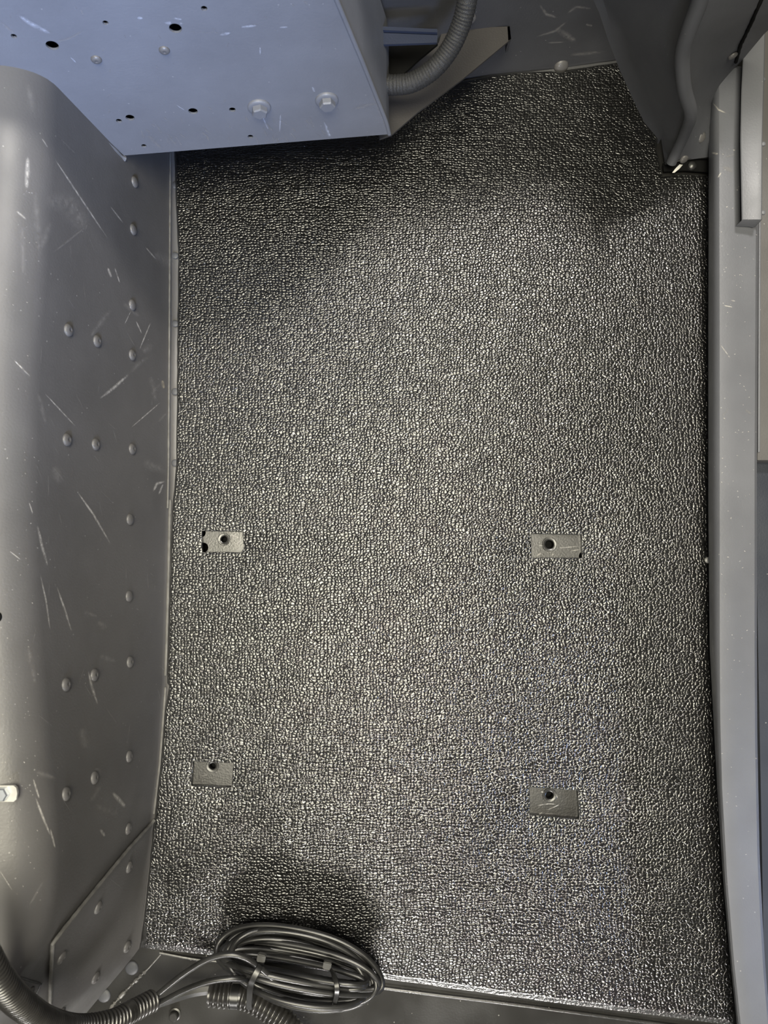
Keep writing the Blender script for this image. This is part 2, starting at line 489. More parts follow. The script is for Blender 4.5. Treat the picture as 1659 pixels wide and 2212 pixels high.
for i in range(NY + 1):
    y = -0.74 + (0.80 + 0.74) * i / NY
    def sm(tab, y, r=.03): return sum(interp(tab, y + k * r / 2) for k in (-2, -1, 0, 1, 2)) / 5
    xb = sm(base_tab, y, .008); xc = sm(crease_tab, y); xe = min(sm(edge_tab, y), xc - .004)
    R0 = .012; R = .03
    wdir = Vector((xc - xb, 0, ZC)).normalized()
    row = []
    # fillet at the floor
    for k in range(6):
        f = k / 5; a = Vector((xb + R0, y, .0006)); c = Vector((xb, y, 0.0)); d = Vector((xb, y, 0)) + wdir * R0
        row.append(a * (1 - f) ** 2 + c * (2 * f * (1 - f)) + d * f * f)
    for k in range(1, 12):
        f = k / 12; row.append(Vector((xb, y, 0)) + wdir * (R0 + (ZC / wdir.z - R0 - R) * f))
    e = Vector((xe, y, ZC + .002 + .23 * (xc - xe))); out_d = (e - Vector((xc, y, ZC))).normalized(); ro = min(R * 1.3, (e - Vector((xc, y, ZC))).length * .8)
    for k in range(9):
        f = k / 8; a = Vector((xc, y, ZC)) - wdir * R; c = Vector((xc, y, ZC)); d = c + out_d * ro
        row.append(a * (1 - f) ** 2 + c * (2 * f * (1 - f)) + d * f * f)
    for k in range(1, 7):
        row.append((Vector((xc, y, ZC)) + out_d * ro).lerp(e, k / 6))
    row.append(e + Vector((-.004, 0, -.012))); row.append(e + Vector((-.006, 0, -.05)))
    rows.append(row)
wall_l = mk('wall_left', grid(rows), M['paint'])
tag(wall_l, 'scratched dark grey riveted steel side wall left of the mat', 'wall', kind='structure')
wb = bvh_of(wall_l)
# overlapping gusset in the near corner (a paler bead paints in its lit cut edge)
def on_wall(pts, lift, sub=6):
    out = []
    for a, b in zip(pts, pts[1:] + pts[:1]):
        for k in range(sub):
            f = k / sub; out.append((a[0] + (b[0] - a[0]) * f, a[1] + (b[1] - a[1]) * f))
    return out
def sheet_on(bvh, outline, lift, step=14):
    """thin sheet that follows the surface inside a pixel outline given as left/right spans"""
    rows = []
    for (y, x0, x1) in outline:
        r = []
        for k in range(13):
            h = shoot(bvh, x0 + (x1 - x0) * k / 12, y)
            r.append(h[0] + h[1] * lift if h else None)
        if None not in r: rows.append(r)
    return rows
def seam_x(y):
    return interp([(1770, 331), (1830, 277), (2035, 108), (2190, 103), (2300, 100)], y)
def base_x(y): return interp(BASE, y)
spans = [(y, seam_x(y), base_x(y) + 1) for y in list(range(1778, 2040, 12)) + [2035] + list(range(2046, 2200, 12))]
spans.sort()
g = grid(sheet_on(wb, spans, .0028))
# turned edge along the seam side
vs = sorted([v for v in g.verts if v.is_boundary], key=lambda v: 0)
gus = mk('gusset_plate', g, M['paint'], wall_l)
def edge_bead(name, pts, z_obj, rad, mat, parent, lift=.001, seg=8):
    P = []
    for a, b in zip(pts, pts[1:]):
        for k in range(10):
            h = shoot(z_obj, a[0] + (b[0] - a[0]) * k / 10, a[1] + (b[1] - a[1]) * k / 10)
            if h: P.append(h[0] + h[1] * lift)
    P = resample(P, .004)
    random.seed(len(P))
    return mk(name, tube(P, [rad * random.uniform(.88, 1.12) for _ in P], seg), mat, parent)
edge_bead('gusset_edge', [(331, 1770), (276, 1829), (180, 1945), (108, 2035), (105, 2110), (103, 2190), (103, 2215)], wb, .0019, M['bead'], wall_l, .0028)
edge_bead('corner_plate_edge', [(-10, 2100), (35, 2108), (87, 2125), (68, 2163)], wb, .0010, M['paint_dark'], wall_l)
edge_bead('base_sealant', [(366, 330), (364, 700), (362, 1000), (360, 1110)], wb, .0013, M['bead'], wall_l, .0014)
edge_bead('base_sealant', [(367, 1080), (362, 1300), (356, 1478)], wb, .0018, M['bead'], wall_l, .0008)
edge_bead('base_sealant', [(357, 1484), (344, 1650), (330, 1770)], wb, .0015, M['bead'], wall_l, .0008)
wb2 = bvh_of(wall_l, gus)
WR = [(290, 393, 0), (287, 496, 0), (285, 659, 0), (147, 713, 1), (209, 737, 1), (285, 767, 1), (144, 950, 1), (206, 960, 1), (285, 970, 1),
      (280, 1122, 0), (278, 1288, 0), (280, 1430, 1), (142, 1479, 1), (203, 1458, 1), (278, 1634, 1), (203, 1680, 1), (142, 1715, 1),
      (276, 1790, 1), (278, 1873, 1), (211, 1960, 1), (132, 2068, 1), (274, 2045, 1), (206, 2112, 1), (130, 2190, 1), (62, 2145, 0)]
for x, y, d in WR:
    h = shoot(wb2, x, y)
    if h: place_mesh('rivet', RIV if d else RIV_PLAIN, h[0], h[1], wall_l, 1.0, random.uniform(0, 6))
WS = [([(88, 296), (103, 320)], 4, 0), ([(117, 343), (160, 408), (233, 517)], 5, 0), ([(237, 445), (266, 483)], 4, 0), ([(313, 533), (336, 560)], 4, 0),
      ([(215, 861), (245, 838), (278, 808)], 9, 0), ([(278, 808), (300, 785), (322, 770)], 14, 1), ([(325, 696), (300, 756)], 4, 0), ([(282, 672), (268, 701)], 3, 0),
      ([(282, 924), (345, 870)], 4, 0), ([(96, 850), (163, 922)], 4, 0), ([(29, 777), (65, 814)], 5, 0), ([(34, 455), (56, 474)], 7, 0),
      ([(60, 338), (57, 410)], 13, 0), ([(350, 821), (353, 840)], 9, 2), ([(325, 852), (347, 828)], 11, 1), ([(340, 912), (360, 892)], 10, 1),
      ([(330, 1062), (338, 1045), (356, 1040)], 8, 0), ([(342, 1068), (352, 1045)], 6, 0), ([(166, 1062), (200, 1110), (239, 1177)], 6, 0),
      ([(80, 1135), (90, 1180), (102, 1223)], 8, 0), ([(86, 1240), (99, 1300), (107, 1360)], 5, 0), ([(122, 1267), (140, 1320), (154, 1365)], 6, 0),
      ([(190, 1450), (198, 1485), (210, 1522)], 8, 0), ([(241, 1711), (258, 1730), (271, 1745)], 13, 0), ([(175, 1570), (186, 1620)], 30, 1),
      ([(212, 1415), (250, 1430)], 16, 1), ([(71, 1680), (84, 1725)], 6, 0), ([(76, 1721), (92, 1765), (108, 1805)], 7, 0), ([(108, 1790), (118, 1832)], 6, 0),
      ([(340, 1487), (345, 1512)], 5, 1), ([(75, 405), (85, 560)], 22, 1), ([(95, 430), (150, 440), (185, 500)], 60, 1), ([(115, 545), (185, 490)], 7, 1),
      ([(305, 760), (328, 745)], 26, 1), ([(232, 578), (240, 600)], 7, 0), ([(247, 578), (258, 612)], 4, 0), ([(293, 693), (306, 722)], 4, 0),
      ([(215, 1790), (226, 1808)], 9, 0), ([(60, 1395), (75, 1480)], 16, 1), ([(62, 1085), (70, 1110)], 4, 0), ([(20, 1190), (45, 1210)], 4, 0),
      ([(130, 300), (165, 335)], 5, 1), ([(60, 180), (72, 250)], 16, 1), ([(48, 480), (50, 600)], 12, 1), ([(60, 1960), (95, 1900)], 8, 1), ([(0, 1880), (28, 1925)], 4, 0)]
for k in range(130):      # dust specks on the turned-out shelf
    x = random.uniform(0, 85); y = random.uniform(330, 1950) if k % 3 else random.uniform(1450, 1950)
    WS.append(([(x, y), (x + random.uniform(1, 4), y + random.uniform(-2, 4))], random.uniform(1.5, 3.5), 0))
for k in range(14):
    x = random.uniform(60, 330); y = random.uniform(450, 1950); a = random.uniform(.3, 2.4); L = random.uniform(25, 80)
    WS.append(([(x, y), (x + L * math.cos(a), y + L * math.sin(a))], random.uniform(10, 34), 1))
for k in range(70):       # random faint hairline marks
    x = random.uniform(70, 340); y = random.uniform(420, 2000); a = random.uniform(.6, 1.9); L = random.uniform(8, 55)
    WS.append(([(x, y), (x + L * math.cos(a), y + L * math.sin(a))], random.uniform(1.5, 3), 1))
add_strokes(wall_l, wb2, WS, [M['scuff'], M['smear'], M['chip']])

# --- back wall (firewall)
def back_y(x): return interp([(200, 250), (850, 196), (1000, 173), (1180, 152), (1350, 129), (1700, 84)], x)
bw = []
for i in range(41):
    x = 200 + 1500 * i / 40
    p = U(x, back_y(x), 0)
    bw.append([p + Vector((0, -.004, .0008)), p + Vector((0, -.001, .002)), p + Vector((0, .001, .006))] + [p + Vector((0, .002 + .035 * k / 8, .006 + .55 * k / 8)) for k in range(1, 9)])
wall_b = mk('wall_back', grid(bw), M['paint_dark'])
tag(wall_b, 'dark grey smudged sheet steel bulkhead beyond the far end of the mat', 'wall', kind='structure')
bb = bvh_of(wall_b)
h = shoot(bb, 1212, 143); place_mesh('rivet', RIV_PLAIN, h[0], h[1], wall_b, 1.5)
h = shoot(bb, 1015, 40); place_mesh('rivet', RIV_PLAIN, h[0], h[1], wall_b, 1.2)
add_strokes(wall_b, bb, [([(1165, 8), (1180, 30), (1205, 38)], 9, 0), ([(1225, 28), (1245, 14), (1278, 18)], 8, 0), ([(1160, 78), (1200, 66), (1225, 45)], 7, 0),
    ([(1180, 92), (1220, 90)], 5, 0), ([(1265, 52), (1280, 55)], 8, 0), ([(1230, 118), (1300, 112)], 10, 1), ([(1200, 60), (1245, 90)], 18, 1)], [M['smear'], M['smear']])

# ================================================================== MAT
edge_px = [(374, 200), (374, 330), (383, 560), (381, 700), (380, 900), (378, 1010), (370, 1100), (364, 1300), (359, 1476), (363, 1482), (352, 1560), (346, 1650), (328, 1800), (316, 1920),
           (300, 2051), (400, 2061), (480, 2070), (640, 2091), (800, 2114), (950, 2135), (1100, 2156), (1250, 2176), (1400, 2195), (1500, 2208), (1592, 2220),
           (1590, 2160), (1566, 1900), (1550, 1600), (1540, 1400), (1540, 700), (1540, 376), (1480, 373), (1434, 378), (1420, 318), (1424, 295), (1380, 215), (1350, 131),
           (1290, 138), (1228, 150), (1212, 153), (1190, 151), (1150, 152), (1060, 160), (1000, 172), (850, 196), (600, 205)]
outer = [U(x, y, MZ) for x, y in edge_px]
dense = []
for a, b in zip(outer, outer[1:] + outer[:1]):
    n = max(1, int((b - a).length / .012))
    for k in range(n): dense.append(a.lerp(b, k / n))
random.seed(11)
def jit(p, s=.00035): return p + Vector((random.uniform(-s, s), random.uniform(-s, s), 0))
dense = [jit(p) for p in dense]
CUT = [[(436, 1147), (524, 1148), (526, 1185), (520, 1193), (437, 1192)], [(1148, 1153), (1256, 1155), (1258, 1205), (1149, 1205)],
       [(417, 1645), (504, 1649), (500, 1701), (413, 1697)], [(1144, 1701), (1248, 1708), (1251, 1769), (1145, 1760)]]
cuts = []
for c in CUT:
    P = [U(x, y, MZ) for x, y in c]; d = []
    for a, b in zip(P, P[1:] + P[:1]):
        n = max(1, int((b - a).length / .004))
        for k in range(n): d.append(jit(a.lerp(b, k / n), .0003))
    cuts.append(d)
def inset(loop, dist):
    n = len(loop); area = sum(loop[i].x * loop[(i + 1) % n].y - loop[(i + 1) % n].x * loop[i].y for i in range(n)); sg = 1 if area > 0 else -1
    out = []
    for i in range(n):
        t = (loop[(i + 1) % n] - loop[i - 1]); t.z = 0; t.normalize()
        out.append(loop[i] + Vector((-t.y, t.x, 0)) * (sg * dist))
    return out
bm = bmesh.new()
prof = [(.0, -.0062), (.0002, -.0035), (.0012, -.0012), (.003, -.0002), (.0048, 0)]
hprof = [(.0, -.0062), (.0, -.0008), (-.0006, -.0001), (-.0012, 0)]
A0, A1 = U(302, 2050, MZ), U(1592, 2220, MZ)
near_edge = [abs(p.y - interp([(A0.x, A0.y), (A1.x, A1.y)], p.x)) < .016 for p in dense]
lipd = [.0, .0003, .0028, .0055, .0080]; lipz = [-.0062, -.0034, -.0026, -.0011, 0]
rings = []
for (d, dz), ld, lz in zip(prof, lipd, lipz):
    a_, b_ = inset(dense, d), inset(dense, ld)
    rings.append([(q2 + Vector((0, 0, lz))) if ne else (q + Vector((0, 0, dz))) for q, q2, ne in zip(a_, b_, near_edge)])
hr = [[[p + Vector((0, 0, dz)) for p in inset(c, d)] for d, dz in hprof] for c in cuts]
loops = fill_polygon(bm, rings[-1], [h[-1] for h in hr])
def skirt(top_verts, lower):
    cur = top_verts
    for ring in lower:
        nv = [bm.verts.new(p) for p in ring]; n = len(nv)
        for i in range(n): bm.faces.new((cur[i], cur[(i + 1) % n], nv[(i + 1) % n], nv[i]))
        cur = nv
skirt(loops[0], rings[:-1][::-1])
for lp, hh in zip(loops[1:], hr): skirt(lp, hh[:-1][::-1])
bmesh.ops.recalc_face_normals(bm, faces=bm.faces)
# make sure the top looks up
if sum(f.normal.z * f.calc_area() for f in bm.faces) < 0: bmesh.ops.reverse_faces(bm, faces=bm.faces)
for f in bm.faces:
    if f.normal.z < .985: f.material_index = 1
mat = mk('floor_mat', bm, [M['rubber'], M['rubber_edge']], smooth=True)
tag(mat, 'large glossy black pebble-embossed rubber mat with four rectangular cutouts covering the floor', 'mat')

# ================================================================== CONTROL BOX, top left
ZB = .125
P1, P2 = U(265, 337, ZB), U(840, 290, ZB)
ex = (P2 - P1).normalized(); en = ex.cross(Vector((0, 0, 1))).normalized()   # en faces the camera side (-y)
if en.y > 0: en = -en
def bp(x, y): return hit_plane(x, y, P1, en)
brow = bp(240, 312)
box = root('steel_box', P1.lerp(P2, .5))
tag(box, 'big blue-grey steel box with drilled holes and two hex bolts, top left', 'box')
face = [bp(*q) for q in ((268, 336), (840, 290), (835, 268), (786, 145), (725, 0), (690, -90), (-160, -90), (-160, 150), (0, 157), (45, 160), (78, 168), (110, 190), (160, 234), (215, 286), (250, 320))]
BH = [(113, 98, .0058), (379, 61, .0058), (30, 78, .0026), (228, 49, .0026), (441, 18, .0028), (417, 240, .0050), (281, 254, .0048), (257, 261, .0032), (502, 237, .0036), (541, 295, .0032), (311, 315, .0030)]
holes = [circle(bp(x, y), r, ex, Vector((0, 0, 1)), 20) for x, y, r in BH]
front = mk('front_panel', slab(face, holes, -en * .002), M['paint_box'], box, smooth=False)
# body behind the front
back = Vector((0, .13, 0))
bm = bmesh.new()
f0 = [bm.verts.new(p - en * .0021) for p in face]; f1 = [bm.verts.new(p + back) for p in face]
for i in range(len(face)):
    j = (i + 1) % len(face); bm.faces.new((f0[i], f0[j], f1[j], f1[i]))
bm.faces.new(f1)
bmesh.ops.recalc_face_normals(bm, faces=bm.faces)
mk('body', bm, M['paint_box'], box, smooth=False)
# rolled bend down the right corner of the front
mk('corner_bend', tube(resample([bp(841, 291) - en * .001, bp(835, 266) - en * .001, bp(786, 143) - en * .001, bp(725, -3) - en * .001, bp(688, -95) - en * .001], .01), .0024, 10), M['paint_box'], box)
# hem along left slanting edge
hem = [bp(x, y) + en * .002 for x, y in ((118, 200), (165, 244), (215, 292), (248, 322), (262, 337), (272, 340))]
mk('edge_flange', tube(resample(spline(hem), .006), .0032, 8), M['paint_box'], box)
fbv = bvh_of(front)
HEX = bpy.data.meshes.new('bolt_head'); b = bmesh.new()
lathe([(.0088, .0032), (.0088, .0085), (.0076, .0100), (0, .0100)], 6, b); b.to_mesh(HEX); b.free(); HEX.materials.append(M['paint_box'])
WSH = bpy.data.meshes.new('washer'); b = bmesh.new()
lathe([(.0125, 0), (.0125, .0022), (.0118, .003), (.0092, .0034), (.0088, .0034), (0, .0034)], 28, b); b.to_mesh(WSH); b.free(); WSH.materials.append(M['paint_box'])
for p in WSH.polygons: p.use_smooth = True
for x, y, s in ((560, 230, .25), (706, 215, .0)):
    w = place_mesh('washer', WSH, bp(x, y), en, box)
    place_mesh('bolt_head', HEX, bp(x, y), en, box, 1.0, s)
for x, y in ((208, 128), (355, 108)):
    place_mesh('plug', RIV, bp(x, y), en, box, 0.8, 1)
BS = [([(40, 32), (70, 52), (110, 72)], 12, 0), ([(0, 45), (35, 75)], 8, 1), ([(100, 95), (150, 82), (180, 66)], 8, 1), ([(355, 48), (396, 50)], 9, 0), ([(375, 38), (393, 41)], 6, 0),
      ([(474, 74), (498, 70)], 8, 0), ([(520, 57), (556, 54)], 7, 0), ([(604, 58), (622, 57)], 5, 0), ([(562, 100), (562, 118)], 4, 0), ([(345, 102), (362, 113)], 7, 0),
      ([(405, 68), (470, 70)], 2, 1), ([(296, 37), (308, 38)], 8, 0), ([(152, 122), (165, 135)], 4, 0), ([(674, 186), (680, 198)], 7, 0), ([(760, 235), (815, 222)], 12, 1),
      ([(700, 262), (715, 300)], 8, 0), ([(606, 245), (604, 285)], 4, 0), ([(566, 248), (580, 280)], 5, 0), ([(318, 290), (350, 322)], 10, 1), ([(380, 225), (400, 238)], 3, 0),
      ([(785, 140), (800, 185)], 10, 0), ([(730, 15), (775, 115)], 6, 1), ([(174, 18), (180, 32)], 6, 1), ([(655, 0), (665, 10)], 8, 1), ([(800, 190), (836, 282)], 8, 1)]
random.seed(5)
for k in range(42):
    x = random.uniform(300, 700); y = random.uniform(250, 305)
    BS.append(([(x, y), (x + random.uniform(3, 16), y + random.uniform(8, 26))], random.uniform(2, 7), 1))
for k in range(25):
    x = random.uniform(20, 760); y = random.uniform(5, 240)
    BS.append(([(x, y), (x + random.uniform(-8, 12), y + random.uniform(2, 12))], random.uniform(2, 4), 1))
add_strokes(front, fbv, BS, [M['scuff_box'], M['smear']])

# support bracket right of the box
ZP = .085
br = root('support_bracket', U(930, 200, ZP))
tag(br, 'brownish grey steel bracket plate jutting out right of the box under the hose', 'bracket')
pl = [U(x, y, ZP) for x, y in ((820, 300), (846, 291), (905, 240), (1000, 170), (1104, 84), (1101, 57), (985, 62), (955, 68), (948, 92), (905, 130), (855, 178), (800, 180))]
mk('plate', slab(pl, [], Vector((0, 0, -.003))), M['bracket'], br, smooth=False)
lip = [U(x, y, ZP) for x, y in ((1104, 84), (1101, 57), (1096, 57), (1098, 88))]
mk('folded_lip', slab(lip, [], Vector((0, 0, -.022))), M['paint_dark'], br, smooth=False)
strip = root('cross_member', U(880, 80, .16))
tag(strip, 'thin blue-grey cross member behind the hose right of the box', 'cross member')
st = [U(x, y, .16) for x, y in ((800, 70), (946, 76), (944, 92), (800, 97))]
mk('flange', slab(st, [], Vector((0, 0, -.003))), M['blue_dark'], strip, smooth=False)
st = [U(x, y, .157) for x, y in ((800, 64), (944, 71), (944, 78), (800, 72))]
mk('web', slab(st, [], Vector((0, 0, .006))), M['blue_dark'], strip, smooth=False)
# black panel standing in for the shade between box and hose
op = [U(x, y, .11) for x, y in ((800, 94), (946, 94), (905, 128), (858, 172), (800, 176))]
mk('gap_shade_panel', slab(op, [], Vector((0, 0, -.004))), M['black'], wall_b, smooth=False)
# hose
hp = [U(834, 182, .133), U(848, 184, .135), U(890, 178, .14), U(935, 150, .15), U(972, 105, .165), U(997, 50, .185), U(1010, -5, .205), U(1014, -60, .22)]
hs = resample(spline(hp, 16), .0011)
hose = mk('braided_hose', tube(hs, [.0110 + .00035 * math.sin(i * 1.9) for i in range(len(hs))], 22), M['hose'])
tag(hose, 'thick dark grey braided hose curving up from beside the steel box', 'hose')

# ================================================================== FAR RIGHT CORNER PANEL
cp = root('corner_panel', U(1450, 200, .02))
tag(cp, 'dark grey folded steel panel in the far right corner beside the rail', 'panel')
L_ = [(1268, -80, .20), (1303, 0, .14), (1322, 60, .095), (1348, 130, .055), (1385, 212, .035), (1412, 265, .022), (1428, 300, .012)]
R_ = [(1500, -80, .30), (1508, 0, .26), (1490, 60, .225), (1478, 130, .19), (1490, 212, .14), (1483, 265, .10), (1462, 312, .05)]
rows = []
for a, b in zip(L_, R_):
    A, B = U(*a), U(*b)
    rows.append([A + Vector((.001, 0, -.02)), A] + [A.lerp(B, k / 6) for k in range(1, 7)])
bm = grid(rows); mk('sloped_plate', bm, M['paint_corner'], cp)
R2 = [(1750, -80, .26), (1725, 0, .22), (1660, 60, .15), (1600, 132, .062), (1545, 212, .045), (1543, 265, .038), (1540, 345, .02)]
rows = []
for i, (a, b) in enumerate(zip(R_, R2)):
    A, B = U(*a) + Vector((0, 0, -.012)), U(*b) + Vector((0, 0, -.01))
    if i == len(R_) - 1:
        A = U(1438, 352, .008); B = U(1540, 338, .02)
    rows.append([A.lerp(B, k / 6) for k in range(7)])
bm = grid(rows); low = mk('inner_plate', bm, M['paint_corner'], cp)
tri = [[U(1428, 300, .012), U(1462, 312, .05)], [U(1436, 352, .008), U(1450, 352, .02)]]
mk('toe_plate', grid(tri), M['paint_corner'], cp)
lb = bvh_of(low)
edge_bead('panel_seam', [(1648, -10), (1622, 50), (1600, 95), (1588, 138)], lb, .0022, M['black'], cp, .0004)
for x, y, s in ((1478, 343, 1.0), (1515, 297, 1.0), (1583, 120, 0.9)):
    h = shoot(lb, x, y)
    if h: place_mesh('rivet', RIV_PLAIN, h[0], h[1], cp, s)
# dark cable along the fold
tp = [U(1528, -80, .31), U(1512, 0, .272), U(1490, 60, .240), U(1474, 118, .205), U(1478, 190, .165), U(1492, 246, .125), U(1478, 290, .075), U(1462, 325, .04), U(1450, 352, .022)]
tb = mk('grey_tube', tube(resample(spline(tp, 10), .006), lambda f: .0088 - .002 * f, 16), M['paint_corner'])
tag(tb, 'dark grey bent tube running down the fold of the far right corner panel', 'tube')
# black strip put in for the dark gap below the panel, with a shiny fold
tf = [U(x, y, .009) for x, y in ((1432, 352), (1465, 346), (1500, 341), (1534, 341), (1534, 372), (1480, 368), (1434, 370))]
gap_dark = mk('dark_gap_strip', slab(tf, [], Vector((0, 0, -.002))), M['black'], cp, smooth=False)
hmm = [U(1436, 354, .013), U(1460, 349, .014), U(1490, 342, .015), U(1534, 340, .015)]
mk('panel_hem', tube(resample(spline(hmm), .004), .0013, 8), M['cable'], cp)
fo = root('foil_scrap', U(1462, 362, .011))
tag(fo, 'tiny bright crumpled foil scrap in the gap below the far right corner panel', 'scrap')
fr = [[U(1468, 355, .014), U(1475, 356, .012)], [U(1459, 364, .013), U(1468, 364, .015)], [U(1452, 373, .011), U(1457, 373, .012)]]
bm = grid(fr); solidify(bm, .0006); mk('foil', bm, M['foil'], fo)
b = lathe([(.006, 0), (.0055, .003), (.003, .005), (0, .0055)], 18); bmesh.ops.translate(b, verts=b.verts, vec=U(1494, 359, .009))
mk('rivet', b, M['cable'], cp)

# ================================================================== RIGHT RAIL
RL = [(100, 1534), (150, 1533), (300, 1531), (700, 1530), (1100, 1530), (1400, 1533), (1550, 1541), (1700, 1549), (1900, 1562), (2080, 1578), (2212, 1592), (2330, 1606)]
RC = [(100, 1552), (150, 1550), (300, 1550), (700, 1551), (1100, 1551), (1400, 1551), (1550, 1552), (1700, 1556), (1900, 1567), (2080, 1582), (2212, 1596), (2330, 1610)]
RR = [(100, 1640), (150, 1640), (475, 1638), (1000, 1635), (1400, 1635), (1600, 1636), (1850, 1641), (2000, 1648), (2100, 1654), (2212, 1664), (2330, 1676)]
ZR = .055
rail = root('side_rail', U(1585, 1200, 0))
tag(rail, 'long light grey rounded steel rail along the right side of the mat', 'rail')
rows = []
ys = [148 + 2180 * i / 80 for i in range(81)]
for y in ys:
    l, c, r = interp(RL, y), interp(RC, y), interp(RR, y)
    top = 1.0
    a = U(l + 3, y, .001); b = U(l, y, .028); d = U(c, y, ZR); e = U(c + (r - c) * .25, y, ZR + .001); g_ = U(r - 5, y, ZR - .002); h_ = U(r, y, ZR - .009); i_ = h_ + Vector((.001, 0, -.045))
    m1 = b.lerp(d, .55) + Vector((-.0012, 0, .0015))
    rows.append([a, b, m1, d.lerp(m1, .25), d + Vector((.002, 0, .0003)), e, e.lerp(g_, .33), e.lerp(g_, .66), g_, h_, i_])
# rounded far end cap
r0 = rows[0]
cap1 = [p + Vector((0, .006, -.004)) for p in r0]; cap2 = [p + Vector((0, .010, -.014)) for p in r0]; cap3 = [Vector((p.x, p.y + .012, .001)) for p in r0]
bm = grid([cap3, cap2, cap1] + rows)
rb = mk('rail_body', bm, M['paint_rail'], rail)
rbv = bvh_of(rb)
RS = [([(1541, 222), (1553, 238), (1570, 246)], 5, 0), ([(1538, 330), (1552, 333)], 7, 0), ([(1565, 340), (1590, 333)], 6, 1), ([(1583, 324), (1588, 326)], 5, 0),
      ([(1551, 385), (1558, 372)], 4, 0), ([(1563, 660), (1582, 664)], 4, 0), ([(1578, 649), (1588, 651)], 4, 0), ([(1556, 745), (1577, 774)], 4, 0), ([(1560, 900), (1575, 880)], 4, 1),
      ([(1610, 885), (1622, 895)], 8, 1), ([(1574, 1230), (1585, 1232)], 3, 1), ([(1572, 150), (1585, 148)], 5, 1), ([(1560, 360), (1585, 372)], 14, 1)]
random.seed(9)
for k in range(120):
    x = random.uniform(1556, 1632); y = random.uniform(300, 2000); RS.append(([(x, y), (x + random.uniform(1, 4), y + random.uniform(-2, 3))], random.uniform(1.5, 3), 0))
add_strokes(rb, rbv, RS, [M['scuff'], M['smear']])
h = shoot(rbv, 1533, 1211)
b = lathe([(.004, 0), (.0035, .002), (0, .003)], 16); bmesh.ops.translate(b, verts=b.verts, vec=U(1529, 1210, MZ)); mk('edge_clip', b, M['foil'], rail)

# flat bar lying on the rail, top right
bar = root('flat_bar', U(1622, 240, .07))
tag(bar, 'pale grey flat steel bar lapped over the far end of the right rail', 'bar')
bz = .074
rows = []
for i in range(21):
    y = -90 + (474 + 90) * i / 20
    l = interp([(-90, 1622), (0, 1614), (120, 1606), (200, 1602), (300, 1600), (474, 1603)], y)
    r = interp([(-90, 1660), (0, 1655), (120, 1652), (200, 1650), (300, 1647), (474, 1646)], y)
    a = U(l, y, bz - .016); b = U(l, y, bz); m = U(l + (r - l) * .72, y, bz + .001); e = U(r - 2, y, bz + .003); f = U(r, y, bz + .001)
    rows.append([a, b - Vector((.0, 0, .001)), b + Vector((.001, 0, 0)), m, e, f, f + Vector((.0005, 0, -.018))])
rows.append([Vector((p.x, p.y - .0008, min(p.z - .001, bz - .002))) for p in rows[-1]])
rows.append([Vector((p.x, p.y - .0002, bz - .018)) for p in rows[-2]])
mk('bar_body', grid(rows), M['paint_bar'], bar)
for y in (172, 312, 460):
    b = lathe([(.003, 0), (.0026, .0018), (0, .003)], 12); bmesh.ops.translate(b, verts=b.verts, vec=U(1648, y, bz - .001)); mk('weld_spot', b, M['paint_bar'], bar)

# side covers beyond the rail
c1 = [U(x, y, .035) for x, y in ((1640, -90), (1800, -90), (1800, 994), (1636, 994))]
sc = mk('side_cover', slab(c1, [], Vector((0, 0, -.02))), M['paint'], smooth=False)
tag(sc, 'speckled grey cover panel at the right picture edge beyond the rail, upper of two', 'panel')
c2 = [U(x, y, .012) for x, y in ((1630, 990), (1800, 990), (1800, 2330), (1655, 2330))]
sc = mk('side_cover', slab(c2, [], Vector((0, 0, -.01))), M['cover'], smooth=False)
tag(sc, 'darker lower cover panel at the right picture edge beyond the rail', 'panel')
sp_ = [U(1641, 480, .042), U(1640, 700, .042), U(1639, 990, .042)]
sm_ = mk('seam_strip', tube(resample(sp_, .01), .0016, 8), M['paint_rail'])
tag(sm_, 'thin grey seam strip running along the outer side of the right rail', 'strip')

# ================================================================== LEFT EDGE FITTINGS
h = shoot(wb, 10, 1714)
nb = root('clip_nut', h[0])
tag(nb, 'bright zinc hex bolt on a rounded silver clip at the left edge of the shelf', 'bolt')
cz = h[0].z + .001
o_ = []
cx0, cx1, cy0, cy1 = -40, 37, 1697, 1732
for (x, y) in ((cx0, cy0), (cx1 - 8, cy0), (cx1 - 2, cy0 + 5), (cx1, cy0 + 17), (cx1 - 2, cy1 - 5), (cx1 - 8, cy1), (cx0, cy1)): o_.append(U(x, y, cz + .003))
mk('clip', slab(o_, [], Vector((0, 0, -.003))), simple('clip_steel', (.55, .54, .50), .35, .4), nb, smooth=False)
b = lathe([(.0062, .0), (.0062, .005), (.0052, .0062), (0, .0062)], 6); bmesh.ops.translate(b, verts=b.verts, vec=U(7, 1714, cz + .003)); mk('bolt_head', b, M['zinc'], nb, smooth=False)
h = shoot(wb, 1, 1333)
yp = root('yellow_plug', h[0] if h else U(-9, 1333, .3))
tag(yp, 'small yellow plug with a dark rim cut off by the left picture edge', 'plug')
c = U(-9, 1333, h[0].z)
b = lathe([(.0056, 0), (.0056, .002), (.0046, .0024)], 24); bmesh.ops.translate(b, verts=b.verts, vec=c); mk('rim', b, M['black'], yp)
b = lathe([(.0046, .0005), (.0046, .0022), (.003, .003), (0, .003)], 24); bmesh.ops.translate(b, verts=b.verts, vec=c); mk('cap', b, M['yellow'], yp)

